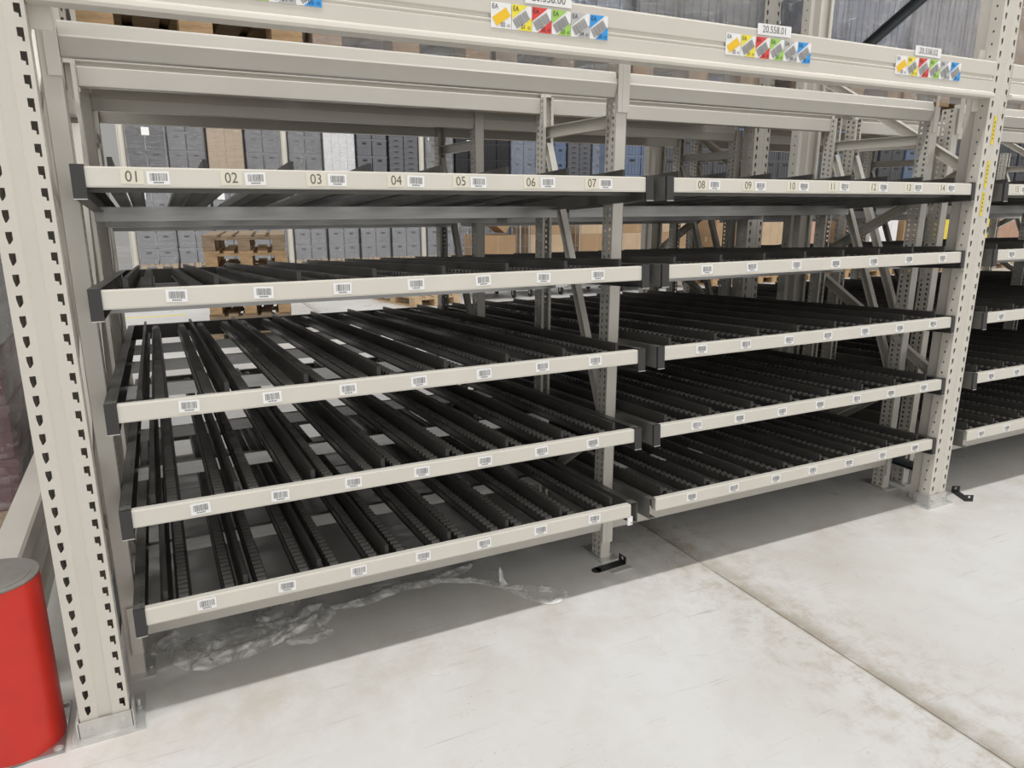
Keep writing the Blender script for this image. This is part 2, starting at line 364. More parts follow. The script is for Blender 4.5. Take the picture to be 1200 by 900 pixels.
def upright_frame(x, y, label, depth=1.1, group=None, braces=True):
    t = thing('rack_frame', label, 'rack frame', (x, y, 0), group=group)
    for k in (0, 1):
        yy = 0 if k == 0 else depth
        rz = 0 if k == 0 else math.pi
        loc = (0, 0, 0) if k == 0 else (UW, depth, 0)
        u = obj('upright', ME_UP, t, loc, (0, 0, rz))
        obj('base_plate', ME_BASE, t, loc, (0, 0, rz)); obj('foot_bracket', ME_SHOE, t, loc, (0, 0, rz))
        sgn = 1 if k == 0 else -1
        obj('anchor_bolt', ME_BOLT, t, (loc[0]+sgn*0.142, loc[1]+sgn*0.075, 0))
    if braces:
        nodes = [(0.95, 0.16), (0.11, 0.64), (0.97, 1.13), (0.11, 1.62), (0.97, 2.12), (0.11, 2.62)]
        for i, (p, q) in enumerate(zip(nodes[:-1], nodes[1:])):
            bb = MB(); xo = UW/2
            bb.channel((xo+0.04, p[0], p[1]), (xo+0.04, q[0], q[1]), 0.045, 0.032, up=(1, 0, 0))
            obj('diagonal_brace', bb.mesh('diagonal_brace', ['paint' if i != 4 else 'brace']), t)
        bb = MB(); bb.channel((UW/2+0.04, 0.11, 0.15), (UW/2+0.04, 0.99, 0.15), 0.04, 0.03, up=(1, 0, 0))
        obj('horizontal_brace', bb.mesh('horizontal_brace', ['brace']), t)
    return t
upright_frame(UX, 0.0, 'pale grey rack frame nearest the camera, beside the red bollard')
fr = upright_frame(UX+PITCH, 0.0, 'pale grey rack frame at the right end of the bay, with yellow stickers')
upright_frame(UX, 1.385, 'pale rack frame behind the nearest frame, on the left')
upright_frame(UX+PITCH, 1.385, 'pale rack frame behind the yellow-stickered frame')
upright_frame(UX+2*PITCH+0.06, 0.0, 'pale rack frame at the far end of the next bay')
upright_frame(UX+2*PITCH+0.06, 1.385, 'rear pale rack frame at the far end of the next bay')
# yellow stickers on the right frame
for z0, z1 in ((1.725, 1.845), (1.540, 1.655), (1.415, 1.520)):
    b = MB(); b.box(0.057, 0.071, 0.0015, 0.0035, z0, z1); b.cur = 1
    for k in range(5): zz = z0+0.02+k*0.017; b.box(0.0615, 0.0655, 0.0010, 0.0022, zz, zz+0.009)
    obj('yellow_sticker', b.mesh('yellow_sticker', ['yellowtape', 'ink']), fr)

# pallet beams
def beam_profile(y, z, h=0.150, d=0.05):
    return [(y-0.012, z), (y-0.016, z+0.008), (y-0.012, z+0.020), (y, z+0.026), (y, z+0.066), (y+0.003, z+0.0685), (y+0.003, z+0.071), (y, z+0.0735), (y, z+0.078), (y+0.006, z+0.082), (y+0.006, z+0.089), (y, z+0.093),
            (y, z+h-0.006), (y+0.006, z+h), (y+d, z+h), (y+d, z)]
def pallet_beam(x0, x1, y, z, label, flip=False, h=0.15):
    t = thing('pallet_beam', label, 'beam', (x0, y, z)); t['kind'] = 'thing'
    b = MB(); pr = beam_profile(0, 0, h)
    if flip: pr = [(-p, q) for p, q in pr]
    b.prism(pr, 0.0, x1-x0, 'x'); bevel(obj('beam', fixn(b.mesh('beam', ['paint'])), t), 0.003, 3, 20)
    return t
bx0, bx1 = UX+UW+0.001, UX+PITCH-0.001
pb = pallet_beam(bx0, bx1, -0.004, 1.912, 'front pallet beam carrying the coloured location stickers')
for xx in (0.0, bx1-bx0-0.045):
    b = MB(); b.box(xx, xx+0.045, 0.05, 0.056, -0.05, 0.2); obj('end_plate', b.mesh('end_plate', ['paint']), pb)
pallet_beam(bx1+UW+0.002, bx1+UW+3.4, -0.004, 1.912, 'front pallet beam of the next bay, cut off at the right')
pallet_beam(bx0, bx1, 2.44, 1.925, 'pallet beam along the back of the double rack', True)
pallet_beam(bx0, bx1, 1.39, 1.925, 'pallet beam under the wrapped pallets, second from the front')
pallet_beam(bx1+UW+0.002, bx1+UW+3.4, 1.39, 1.925, 'pallet beam of the next bay under the blue wrapped pallets')

# coloured stickers
STK = [('00', 's_amber'), ('01', 's_yellow'), ('02', 's_red'), ('03', 's_green'), ('04', 's_grey'), ('05', 's_blue')]
def location_sticker(num, mat_, suf, w_=0.0655, h=0.068, base='white'):
    b = MB(); mats = ['white', mat_, 'ink', 's_bar']
    b.box(0, w_, -0.0012, 0, -h, 0)
    e = -0.0016
    def poly(pts, c): b.cur = c; b.add([(p, e-0.0003*c, q) for p, q in pts], [tuple(range(len(pts)))])
    if num == '00':
        poly([(0.004, -h*0.60), (w_*0.74, -h*0.16), (w_*0.97, -h*0.48), (w_*0.28, -h*0.93)], 1)
    else:
        poly([(0, -h*0.58), (0, 0), (w_*0.80, 0)][::-1], 1)
        poly([(w_, -h*0.45), (w_*0.30, -h), (w_, -h)][::-1], 1)
        # barcode slanting up to the right
        o_ = Vector((w_*0.03, -h*0.62)); ax = Vector((w_*0.70, h*0.46)).normalized(); pr = Vector((ax.y, -ax.x))
        rnd = random.Random(num+suf); tpos = 0.0; Ln = Vector((w_*0.70, h*0.46)).length
        while tpos < Ln-0.003:
            ww = rnd.choice((0.0014, 0.0022, 0.003))
            p0 = o_+ax*tpos; p1 = o_+ax*(tpos+ww); q = pr*h*0.40
            poly([(p0.x, p0.y), ((p0+q).x, (p0+q).y), ((p1+q).x, (p1+q).y), (p1.x, p1.y)], 3)
            tpos += ww+rnd.choice((0.001, 0.0015))
    b.cur = 2
    add_text(b, 'EA', 0.019, w_*0.20, -h*0.17, e-0.0012, 0.9)
    add_text(b, num, 0.0185, w_*0.58, -h*0.86, e-0.0012, 0.8); add_text(b, '-'+suf, 0.0115, w_*0.85, -h*0.88, e-0.0012, 0.8)
    return b.mesh('location_sticker', mats)
for sx, suf in ((0.285, '01'), (1.171, '02'), (2.052, '03'), (2.918, '04')):
    for k, (num, mt) in enumerate(STK):
        obj('location_sticker', location_sticker(num, mt, suf), pb, (sx-bx0+k*0.0672, -0.0008, 2.034-1.912), (0, 0, 0))
for cx, body in ((1.36, '20.558.00'), (2.268, '20.558.01'), (3.10, '20.558.02')):
    b = MB(); b.box(-0.079, 0.079, -0.0012, 0, -0.018, 0.018); b.cur = 1
    add_text(b, body, 0.032, 0, 0.0, -0.002, 0.92)
    obj('location_card', b.mesh('location_card', ['white', 'inkgrey']), pb, (cx-bx0, -0.0025, 2.060-1.912), (0, R(random.uniform(-1, 1)), 0))

# ================================================================== flow rack frames
PWX, PWY = 0.048, 0.066
def make_post_mesh(H=1.945):
    b = MB(); pit = 0.025; n = int((H-0.03)/pit)
    for k in range(n):
        z0 = 0.008+pit*k; z1 = z0+pit
        for X, sg in ((0, 1), (PWX, -1)):
            for y0, y1, off in ((0, PWY/2, 0.012), (PWY/2, PWY, 0.006)):
                yc = (y0+y1)/2; zc = z0+0.0125+(off-0.009)
                b.holed([(y0, z0), (y1, z0), (y1, z1), (y0, z1)], [(yc-0.0055, zc-0.0058), (yc+0.0055, zc-0.0058), (yc+0.0055, zc+0.0058), (yc-0.0055, zc+0.0058)],
                        lambda u, v, d, X=X, sg=sg: (X+sg*d, u, v), 0.002)
    zt = 0.008+pit*n
    b.add([(0.003, 0, 0), (PWX-0.003, 0, 0), (PWX-0.003, 0, zt), (0.003, 0, zt)], [(0, 1, 2, 3)])
    for xx, xo in ((0.003, 0), (PWX-0.003, PWX)): b.add([(xx, 0, 0), (xo, 0.003, 0), (xo, 0.003, zt), (xx, 0, zt)], [(0, 1, 2, 3)])
    b.add([(0, PWY, 0), (0.012, PWY, 0), (0.012, PWY, zt), (0, PWY, zt)], [(0, 1, 2, 3)])
    b.add([(PWX-0.012, PWY, 0), (PWX, PWY, 0), (PWX, PWY, zt), (PWX-0.012, PWY, zt)], [(0, 1, 2, 3)])
    b.add([(0, 0, zt), (PWX, 0, zt), (PWX, PWY, zt), (0, PWY, zt)], [(0, 1, 2, 3)])
    return b.mesh('post', ['post'])
ME_POST = make_post_mesh()
b = MB(); b.box(-0.015, 0.075, -0.03, 0.13, 0.0, 0.006); b.cyl((0.0615, 0.02, 0.006), 0.008, 0.006, 'z', 6)
ME_PFOOT = b.mesh('foot_plate', ['zinc'])
def flow_frame(x, y, label, depth=0.615, group=None, front=True):
    t = thing('flow_rack_frame', label, 'shelf frame', (x, y, 0), group=group)
    for k in (0, 1):
        loc = (0, 0, 0) if k == 0 else (PWX, depth, 0); rz = 0 if k == 0 else math.pi
        obj('post', ME_POST, t, loc, (0, 0, rz)); obj('foot_plate', ME_PFOOT, t, loc, (0, 0, rz))
    for zz in (0.16, 1.765):
        b = MB(); b.channel((PWX/2+0.012, PWY*0.5, zz), (PWX/2+0.012, depth-PWY*0.5, zz), 0.048, 0.026, up=(1, 0, 0))
        obj('horizontal_brace', b.mesh('horizontal_brace', ['post']), t)
    for (p, q) in (((depth-0.06, 1.715), (0.055, 0.60)), ((0.055, 0.56), (depth-0.06, 0.18))):
        b = MB(); b.channel((PWX/2+0.016, p[0], p[1]), (PWX/2+0.016, q[0], q[1]), 0.036, 0.028, up=(1, 0, 0))
        obj('diagonal_brace', b.mesh('diagonal_brace', ['post']), t)
    return t
FX = [0.012, 1.792, 3.562]; FXN = 3.718
FY = [0.258, 1.545]
names = {0: 'left', 1: 'middle', 2: 'right'}
for i, x in enumerate(FX):
    flow_frame(x, FY[0], ['slim perforated shelf frame just behind the nearest rack upright',
                          'slim perforated shelf frame in the gap between the two shelf bays',
                          'slim perforated shelf frame behind the right ends of the numbered shelves'][i])
    flow_frame(x, FY[1], ['rear slim shelf frame at the left end of the shelves',
                          'rear slim shelf frame in line with the gap between bays',
                          'rear slim shelf frame at the right end of the shelves'][i])
flow_frame(FXN, FY[0], 'slim perforated shelf frame seen just left of the yellow-stickered upright, farther right of two')
flow_frame(FXN, FY[1], 'rear slim shelf frame of the next bay to the right')
flow_frame(FXN+1.777, FY[0], 'shelf frame in the middle of the next bay, right edge of the picture')
flow_frame(FXN+1.777, FY[1], 'rear shelf frame in the middle of the next bay, right edge of the picture')
flow_frame(FXN+3.58, FY[1], 'rear shelf frame at the far end of the next bay')

# tie beams
def tie_beam(x0, x1, y, z, label, back=False, group=None):
    t = thing('tie_beam', label, 'beam', (x0, y, z), group=group); t['kind'] = 'thing'
    L_ = x1-x0
    if not back:
        pr = [(0.010, 0), (0.008, 0.004), (-0.003, 0.047), (0.000, 0.050), (0.0105, 0.084), (0.014, 0.088), (0.045, 0.088), (0.045, 0)]
    else:
        pr = [(0, 0), (0, 0.062), (0.016, 0.066), (0.016, 0.074), (0.002, 0.078), (0.004, 0.090), (0.045, 0.090), (0.045, 0)]
    b = MB(); b.prism(pr, 0, L_, 'x'); bevel(obj('beam', fixn(b.mesh('beam', ['post'])), t), 0.003, 3, 15)
    for xx, sg in ((0, -1), (L_, 1)):
        b = MB()
        xa, xb = (xx-0.032, xx) if sg < 0 else (xx, xx+0.006)
        if sg > 0: xa, xb = xx, xx+0.018
        b.box(xa, xb, -0.009 if not back else -0.004, -0.004 if not back else 0.001, -0.052, 0.112)
        bevel(obj('end_connector', b.mesh('end_connector', ['post']), t), 0.0015, 1)
    return t
ties_y = [(0.254, False, 'front'), (0.80, True, 'second'), (1.555, False, 'third'), (2.085, True, 'rear')]
spans = [(FX[0]+PWX, FX[1], 'left bay'), (FX[1]+PWX, FX[2], 'right bay'), (FXN+PWX, FXN+1.70, 'next bay at the far right')]
for sx0, sx1, bn in spans:
    for yy, bk, nm in ties_y:
        if bk: yy_ = yy+0.02
        tie_beam(sx0+0.001, sx1-0.001, yy if not bk else yy+0.035, 1.842, f'{nm} top tie beam joining the shelf frames over the {bn}', bk)
    tie_beam(sx0+0.001, sx1-0.001, 0.254, 0.131, f'low tie beam near the floor under the bottom shelf, {bn}')

# ================================================================== flow shelves
SLOPE = -3.55
RL = 1.660; CW = 0.030; DEPTH = 2.36
LG = 0.0555; LP = 0.2198           # first lane guide, lane pitch (from the rail's left end)
YB = 2.30
# meshes in shelf space: x from the front rail's left end, y back from its face, z down from its top
b = MB(); b.prism([(0, -0.046), (0.001, -0.050), (0.006, -0.050), (0.006, -0.046), (0.030, -0.046), (0.030, -0.002), (0.026, 0), (0.004, 0), (0.0012, -0.0012), (0, -0.004)], 0, RL, 'x')
ME_RAIL = fixn(b.mesh('front_rail', ['rail']))
def c_rail(side):
    b = MB(); x0, x1 = 0, CW
    web = 0 if side < 0 else CW; sg = 1 if side < 0 else -1
    # top flange with a row of punched holes, web, bottom flange
    n = 70; stp = YB/n
    for k in range(n):
        y0 = k*stp; y1 = y0+stp; yc = (y0+y1)/2; hx = CW*0.5+sg*0.006
        b.holed([(0, y0), (CW, y0), (CW, y1), (0, y1)], [(hx-0.003, yc-0.002), (hx+0.003, yc-0.002), (hx+0.003, yc+0.002), (hx-0.003, yc+0.002)], lambda u, v, d: (u, v, 0.004-d), 0.0015)
    for z0 in (-0.074,):
        b.box(0, CW, 0, YB, z0-0.002, z0)
    b.box(web-0.001 if side > 0 else 0, web if side > 0 else 0.001, 0, YB, -0.074, 0.004)
    b.box(web-0.0015 if side > 0 else 0.001, web-0.001 if side > 0 else 0.0015, 0.03, 0.06, -0.04, -0.03)
    return b.mesh('side_rail', ['galvdark'])
ME_SR = {-1: c_rail(-1), 1: c_rail(1)}
def cap_mesh(wd):
    b = MB(); b.prism([(0, -0.078), (wd, -0.078), (wd, 0.004), (0, 0.004)], -0.004, 0.006, 'y')
    b.cur = 1; b.box(0, wd, -0.005, -0.003, -0.0795, -0.0775)
    return b.mesh('end_cap', ['cap', 'zinc'])
ME_CAP = cap_mesh(CW); ME_CAPS = cap_mesh(0.021)
b = MB(); b.channel((0, 0, 0), (RL+2*CW-0.004, 0, 0), 0.046, 0.030, 0.002, up=(0, -1, 0)); ME_BAR = fixn(b.mesh('cross_bar', ['galv']))
b = MB(); b.channel((0, 0, 0), (RL+2*CW-0.004, 0, 0), 0.078, 0.030, 0.002, up=(0, -1, 0)); ME_BACK = fixn(b.mesh('rear_rail', ['galvdark']))
b = MB()   # lane guide: folded plate with flat feet
b.prism([(-0.0055, 0), (0.0055, 0), (0.0055, -0.062), (0.018, -0.062), (0.018, -0.064), (-0.018, -0.064), (-0.018, -0.062), (-0.0055, -0.062)], 0, 2.20, 'y')
ME_GUIDE = fixn(b.mesh('lane_guide', ['guide']))
b = MB(); b.box(-0.0062, 0.0062, -0.004, 0.0, -0.061, 0.0006); ME_GEND = b.mesh('guide_end', ['cap'])
b = MB(); b.box(0.0, RL, 0.030, 0.092, -0.0385, -0.0365); b.box(0.0, RL, 0.090, 0.092, -0.056, -0.0385); ME_LEDGE = b.mesh('light_stop_ledge', ['galvdark'])  # ledge under the tracks, added to block light leaking down through the lanes
b = MB()   # roller track: U channel
for s_ in (-1, 1):
    b.box(s_*0.0165-0.001, s_*0.0165+0.001, 0, 2.22, -0.036, -0.0105)
    x0_, x1_ = sorted((s_*0.0165, s_*0.0225)); b.box(x0_, x1_, 0, 2.22, -0.036, -0.0345)
b.box(-0.0165, 0.0165, 0, 2.22, -0.036, -0.0345)
ME_TRACK = b.mesh('roller_track', ['track'])
b = MB()
for k in range(66):
    b.cyl((-0.0135, 0.022+0.0333*k, -0.0135), 0.0138, 0.027, 'x', 12)
ME_ROLL = b.mesh('roller_row', ['roller'])
# barcode labels
def barcode_mesh(seed, w_=0.052, h=0.032):
    b = MB(); b.box(-w_/2, w_/2, -0.0009, 0, -h/2, h/2); b.cur = 1
    rnd = random.Random(seed); x = -w_*0.36; e = -0.0012
    while x < w_*0.38:
        ww = rnd.choice((0.0006, 0.0008, 0.0012, 0.0016))
        b.add([(x, e, -h*0.22), (x+ww, e, -h*0.22), (x+ww, e, h*0.36), (x, e, h*0.36)], [(0, 1, 2, 3)]); x += ww+rnd.choice((0.0008, 0.0011, 0.0016))
    x = -w_*0.22
    for k in range(7):
        b.add([(x, e, -h*0.40), (x+0.0022, e, -h*0.40), (x+0.0022, e, -h*0.29), (x, e, -h*0.29)], [(0, 1, 2, 3)]); x += w_*0.065
    return b.mesh('barcode_label', ['white', 'bargrey'])
ME_BC = [barcode_mesh(s_) for s_ in range(5)]
def number_mesh(t_):
    b = MB(); b.box(-0.026, 0.026, -0.0009, 0, -0.017, 0.017); b.cur = 1
    add_text(b, t_, 0.038, 0, 0.0, -0.0013, 0.88)
    return b.mesh('number_label', ['cream', 'inkgrey'])
def flow_shelf(x, z, label, labels_x, numbers=None, num_x=None, caps=(True, True), short=False, bracket=False):
    y0 = 0.008
    t = thing('flow_shelf', label, 'roller shelf', (x, y0, z), (R(SLOPE), 0, 0))
    fr_ = obj('front_rail', ME_RAIL, t)
    rnd = random.Random(label)
    for k, lx in enumerate(labels_x):
        o = obj('barcode_label', ME_BC[rnd.randrange(5)], fr_, (lx, -0.0002, -0.0245+rnd.uniform(-0.002, 0.002)), (0, R(rnd.uniform(-2.5, 2.5)), 0))
        if numbers: obj('number_label', number_mesh(numbers[k]), fr_, (num_x[k], -0.0002, -0.0245), (0, R(rnd.uniform(-1.5, 1.5)), 0))
    rw = CW if not short else 0.021
    sl = obj('side_rail', ME_SR[-1], t, (-CW, 0, 0)); sr = obj('side_rail', ME_SR[1], t, (RL if not short else RL-0.009, 0, 0))
    if caps[0]: obj('end_cap', ME_CAP, t, (-CW, 0, 0))
    if caps[1]: obj('end_cap', ME_CAP if not short else ME_CAPS, t, (RL, 0, 0))
    obj('light_stop_ledge', ME_LEDGE, t)
    for yy in (0.66, 1.27, 1.88):
        obj('cross_bar', ME_BAR, t, (-CW+0.002, yy, -0.064-0.020))
    obj('rear_rail', ME_BACK, t, (-CW+0.002, YB-0.002, -0.036), (0, 0, 0))
    for k in range(8):
        g_ = obj('lane_guide', ME_GUIDE, t, (LG+LP*k, 0.042, 0.026)); obj('guide_end', ME_GEND, g_)
    for k in range(7):
        for dx in (0.047, LP-0.047):
            tr_ = obj('roller_track', ME_TRACK, t, (LG+LP*k+dx, 0.034, 0.002))
            tag(obj('roller_row', ME_ROLL, tr_), kind='stuff')
    if bracket:
        bb = MB(); bb.box(RL-0.012, RL+0.010, 0.002, 0.010, -0.084, -0.050); obj('tag_bracket', bb.mesh('tag_bracket', ['white']), t)
    return t
X1, X2, X3 = 0.094, 1.871, 3.800
ZT = 1.558
ordn = ['top', 'second', 'third', 'fourth', 'bottom']
numL = [0.196, 0.427, 0.646, 0.874, 1.075, 1.312, 1.538]; barL = [0.254, 0.487, 0.704, 0.933, 1.132, 1.373, 1.591]
numR = [1.995, 2.214, 2.435, 2.655, 2.889, 3.106, 3.328]; barR = [2.055, 2.275, 2.497, 2.721, 2.949, 3.167, 3.388]
for i in range(5):
    z = ZT-0.3*i
    if i == 0:
        flow_shelf(X1, z, 'top roller shelf of the left bay, front rail numbered 01 to 07', [v-X1 for v in barL], [f'{k:02d}' for k in range(1, 8)], [v-X1 for v in numL])
        flow_shelf(X2, z, 'top roller shelf of the right bay, front rail numbered 08 to 14', [v-X2 for v in barR], [f'{k:02d}' for k in range(8, 15)], [v-X2 for v in numR], short=True)
        flow_shelf(X3, z, 'top roller shelf of the next bay, numbered 15, cut off at the right', [0.13], ['15'], [0.068])
    else:
        base = [0.172, 0.390, 0.608, 0.830, 1.052, 1.268, 1.478] if i in (1, 2, 3) else [0.160, 0.388, 0.609, 0.826, 1.047, 1.269, 1.496]
        flow_shelf(X1, z, f'{ordn[i]} roller shelf of the left bay, front rail with barcodes only', base, caps=(True, i != 4), bracket=(i == 4))
        flow_shelf(X2, z, f'{ordn[i]} roller shelf of the right bay, front rail with barcodes only', [0.176, 0.396, 0.628, 0.848, 1.075, 1.300, 1.528], caps=(i != 4, True), short=True)
        flow_shelf(X3, z, f'{ordn[i]} roller shelf of the next bay, beyond the yellow-stickered upright', [0.115, 0.33, 0.55], caps=(i != 4, True))
for i in range(5):
    flow_shelf(X3+1.777, ZT-0.3*i, f'{ordn[i]} roller shelf at the far half of the next bay, seen past the stickered upright', [0.17, 0.39])
# ================================================================== bollard and guard rail
from mathutils import noise as MN
t = thing('bollard', 'red bollard with grey top plate at the left edge', 'bollard', (-0.256, 0.076, 0))
b = MB(); b.cyl((0, 0, 0.008), 0.110, 0.498, 'z', 64, caps=False); obj('tube', b.mesh('tube', ['red']), t)
b = MB(); b.cyl((0, 0, 0.504), 0.110, 0.006, 'z', 64); b.cyl((0, 0, 0.510), 0.090, 0.001, 'z', 48); obj('top_plate', b.mesh('top_plate', ['greycap']), t)
b = MB(); b.box(-0.16, 0.113, -0.105, 0.13, 0, 0.008); bp_ = obj('base_plate', b.mesh('base_plate', ['galv']), t)
for xx, yy in ((0.098, -0.09), (0.098, 0.11)):
    b = MB(); b.cyl((xx, yy, 0.008), 0.012, 0.003, 'z', 20); b.cyl((xx, yy, 0.011), 0.007, 0.004, 'z', 6); obj('bolt', b.mesh('bolt', ['zinc']), bp_)
t = thing('guard_rail', 'pale grey guard rail running back from the red bollard', 'guard rail', (-0.27, 0.30, 0))
b = MB()
pr = [(-0.042, 0.452), (0.036, 0.452), (0.044, 0.444), (0.044, 0.385), (0.024, 0.365), (0.024, 0.335), (0.044, 0.315), (0.044, 0.27), (0.024, 0.25), (0.024, 0.22), (0.044, 0.20), (0.044, 0.14), (0.036, 0.132), (-0.042, 0.132)]
b.prism(pr, 0.0, 2.2, 'y'); obj('rail', fixn(b.mesh('rail', ['paint'])), t)
for yy in (0.1, 2.05):
    b = MB(); b.box(-0.04, 0.02, yy-0.03, yy+0.03, 0.008, 0.132); b.box(-0.07, 0.06, yy-0.06, yy+0.06, 0, 0.008); obj('support_post', b.mesh('support_post', ['paint']), t)

# ================================================================== things lying on the floor
def px_floor(x, y, z=0.0):
    d = fw*F + rr*(x-600) - uu*(y-450); k = (z-CAM.z)/d.z
    return CAM+d*k
def ribbon(b, pts, w0, w1, hump, seed, na=9, step=0.012, crumple=0.5, base=0.001):
    P = [Vector((p[0], p[1], p[2] if len(p) > 2 else 0.0)) for p in pts]
    # resample by arc length with smoothing (Catmull-Rom)
    dense = []
    for i in range(len(P)-1):
        p0, p1, p2, p3 = P[max(0, i-1)], P[i], P[i+1], P[min(len(P)-1, i+2)]
        n = max(2, int((p2-p1).length/step))
        for k in range(n):
            s_ = k/n
            dense.append(0.5*((2*p1)+(p2-p0)*s_+(2*p0-5*p1+4*p2-p3)*s_*s_+(3*p1-p0-3*p2+p3)*s_**3))
    dense.append(P[-1]); n = len(dense); vs = []
    for i, c in enumerate(dense):
        tg = (dense[min(n-1, i+1)]-dense[max(0, i-1)]).normalized(); sd = Vector((-tg.y, tg.x, 0))
        u = i/(n-1); env = min(1, 6*u+0.25)*min(1, 6*(1-u)+0.25)
        wd = (w0+(w1-w0)*u)*(1.0+0.5*abs(MN.noise(Vector((u*9, seed, 0)))))*env
        for j in range(na):
            q = j/(na-1)-0.5
            nz = MN.noise(Vector((i*0.20, j*1.25, seed*3.1))); nz2 = MN.noise(Vector((i*0.10, j*0.6, seed*7.7+5)))
            pos = c+sd*(q*wd+crumple*0.25*wd*nz2*0.6)+tg*(0.012*nz)
            h = base+c.z+hump*(0.5+0.5*math.cos(q*5.2))*(0.45+0.9*abs(nz))+hump*0.5*abs(nz2)
            vs.append((pos.x, pos.y, max(base, h)))
    fs = [(i*na+j, i*na+j+1, (i+1)*na+j+1, (i+1)*na+j) for i in range(n-1) for j in range(na-1)]
    b.add(vs, fs, True)
def pf(*pts): return [tuple(px_floor(*p)) if len(p) == 2 else tuple(Vector(px_floor(p[0], p[1]))+Vector((0, 0, p[2]))) for p in pts]
b = MB()
ribbon(b, pf((226, 786), (262, 772), (300, 759), (338, 741), (372, 727)), 0.10, 0.065, 0.030, 1, 13)
ribbon(b, pf((240, 775), (290, 760), (322, 745), (345, 728), (362, 715), (380, 711), (384, 722), (372, 736)), 0.045, 0.05, 0.022, 2, 9)
ribbon(b, pf((222, 760), (262, 748), (310, 737), (350, 728)), 0.14, 0.09, 0.018, 3, 15)
ribbon(b, pf((205, 752), (225, 770), (262, 775)), 0.10, 0.12, 0.016, 4, 13)
ribbon(b, pf((176, 770), (192, 755), (207, 741)), 0.05, 0.05, 0.022, 5, 9)
ribbon(b, pf((300, 730), (330, 715), (348, 700)), 0.10, 0.06, 0.025, 6, 11)
ribbon(b, pf((335, 752), (368, 748), (384, 742), (376, 735)), 0.06, 0.04, 0.010, 8, 9)
ribbon(b, pf((250, 782), (246, 765), (262, 757)), 0.05, 0.03, 0.035, 9, 9)
o = obj('stretch_film', b.mesh('stretch_film', ['filmfloor'])); tag(o, 'crumpled heap of clear stretch film on the floor under the bottom left shelf', 'plastic film', 'stretch film scraps on the floor')
b = MB()
ribbon(b, pf((384, 715), (425, 706), (462, 691), (500, 683), (528, 672), (552, 664)), 0.05, 0.07, 0.018, 11, 9)
ribbon(b, pf((432, 690), (462, 686), (495, 681)), 0.09, 0.03, 0.008, 12, 9)
ribbon(b, pf((505, 682), (545, 681), (575, 684), (600, 692), (632, 704), (655, 703), (658, 696), (640, 691), (610, 690), (585, 690)), 0.035, 0.045, 0.015, 13, 9)
ribbon(b, pf((592, 690), (588, 687, 0.02), (587, 685, 0.05), (586, 684, 0.065)), 0.04, 0.035, 0.012, 14, 7, 0.006)
o = obj('stretch_film', b.mesh('stretch_film', ['filmfloor'])); tag(o, 'twisted strip of clear stretch film trailing to a loop on the floor', 'plastic film', 'stretch film scraps on the floor')
def ear(b, x, y0, y1, z0, z1, th):   # upright lug with a bolt hole
    cy, cz, r_ = (y0+y1)/2, z0+(z1-z0)*0.6, (y1-y0)*0.2
    hole = [(cy+r_*math.cos(a*math.pi/4), cz+r_*math.sin(a*math.pi/4)) for a in range(8)]
    for xx in (x, x+th): b.holed([(y0, z0), (y1, z0), (y1, z1), (y0, z1)], hole, lambda u, v, d, xx=xx: (xx, u, v), None)
    n = 8; b.add([(x, *h) for h in hole]+[(x+th, *h) for h in hole], [(i, (i+1) % n, n+(i+1) % n, n+i) for i in range(n)])
    b.add([(x, y0, z0), (x+th, y0, z0), (x+th, y0, z1), (x, y0, z1), (x, y1, z0), (x+th, y1, z0), (x+th, y1, z1), (x, y1, z1)], [(0, 1, 2, 3), (4, 5, 6, 7), (3, 2, 6, 7)])
b = MB(); b.box(-0.062, 0.062, -0.020, 0.020, 0.0, 0.005); ear(b, -0.062, -0.020, 0.020, 0.005, 0.034, 0.005); ear(b, 0.057, -0.020, 0.020, 0.005, 0.034, 0.005)
me = b.mesh('steel_bracket', ['black'])
o = obj('steel_bracket', me, None, (3.842, 0.008, 0.0), (0, 0, R(62))); tag(o, 'loose dark steel bracket lying on the floor right of the right rack foot', 'bracket')
b = MB(); b.box(-0.075, 0.062, -0.020, 0.020, 0.0, 0.003); ear(b, 0.058, -0.022, 0.022, 0.004, 0.034, 0.004); b.cyl((-0.075, 0, 0), 0.020, 0.003, 'z', 20)
o = obj('steel_bracket', b.mesh('steel_bracket', ['black']), None, (1.800, 0.190, 0.0005), (0, 0, R(4))); tag(o, 'flat black bracket on the floor in front of the middle shelf post', 'bracket')
b = MB(); b.box(-0.05, 0.05, -0.014, 0.014, 0, 0.004)
o = obj('shim_plate', b.mesh('shim_plate', ['zinc']), None, (1.822, 0.146, 0.0), (0, 0, R(3))); bevel(o, 0.001, 1); tag(o, 'small bright metal strip on the floor beside the flat black bracket', 'metal strip')

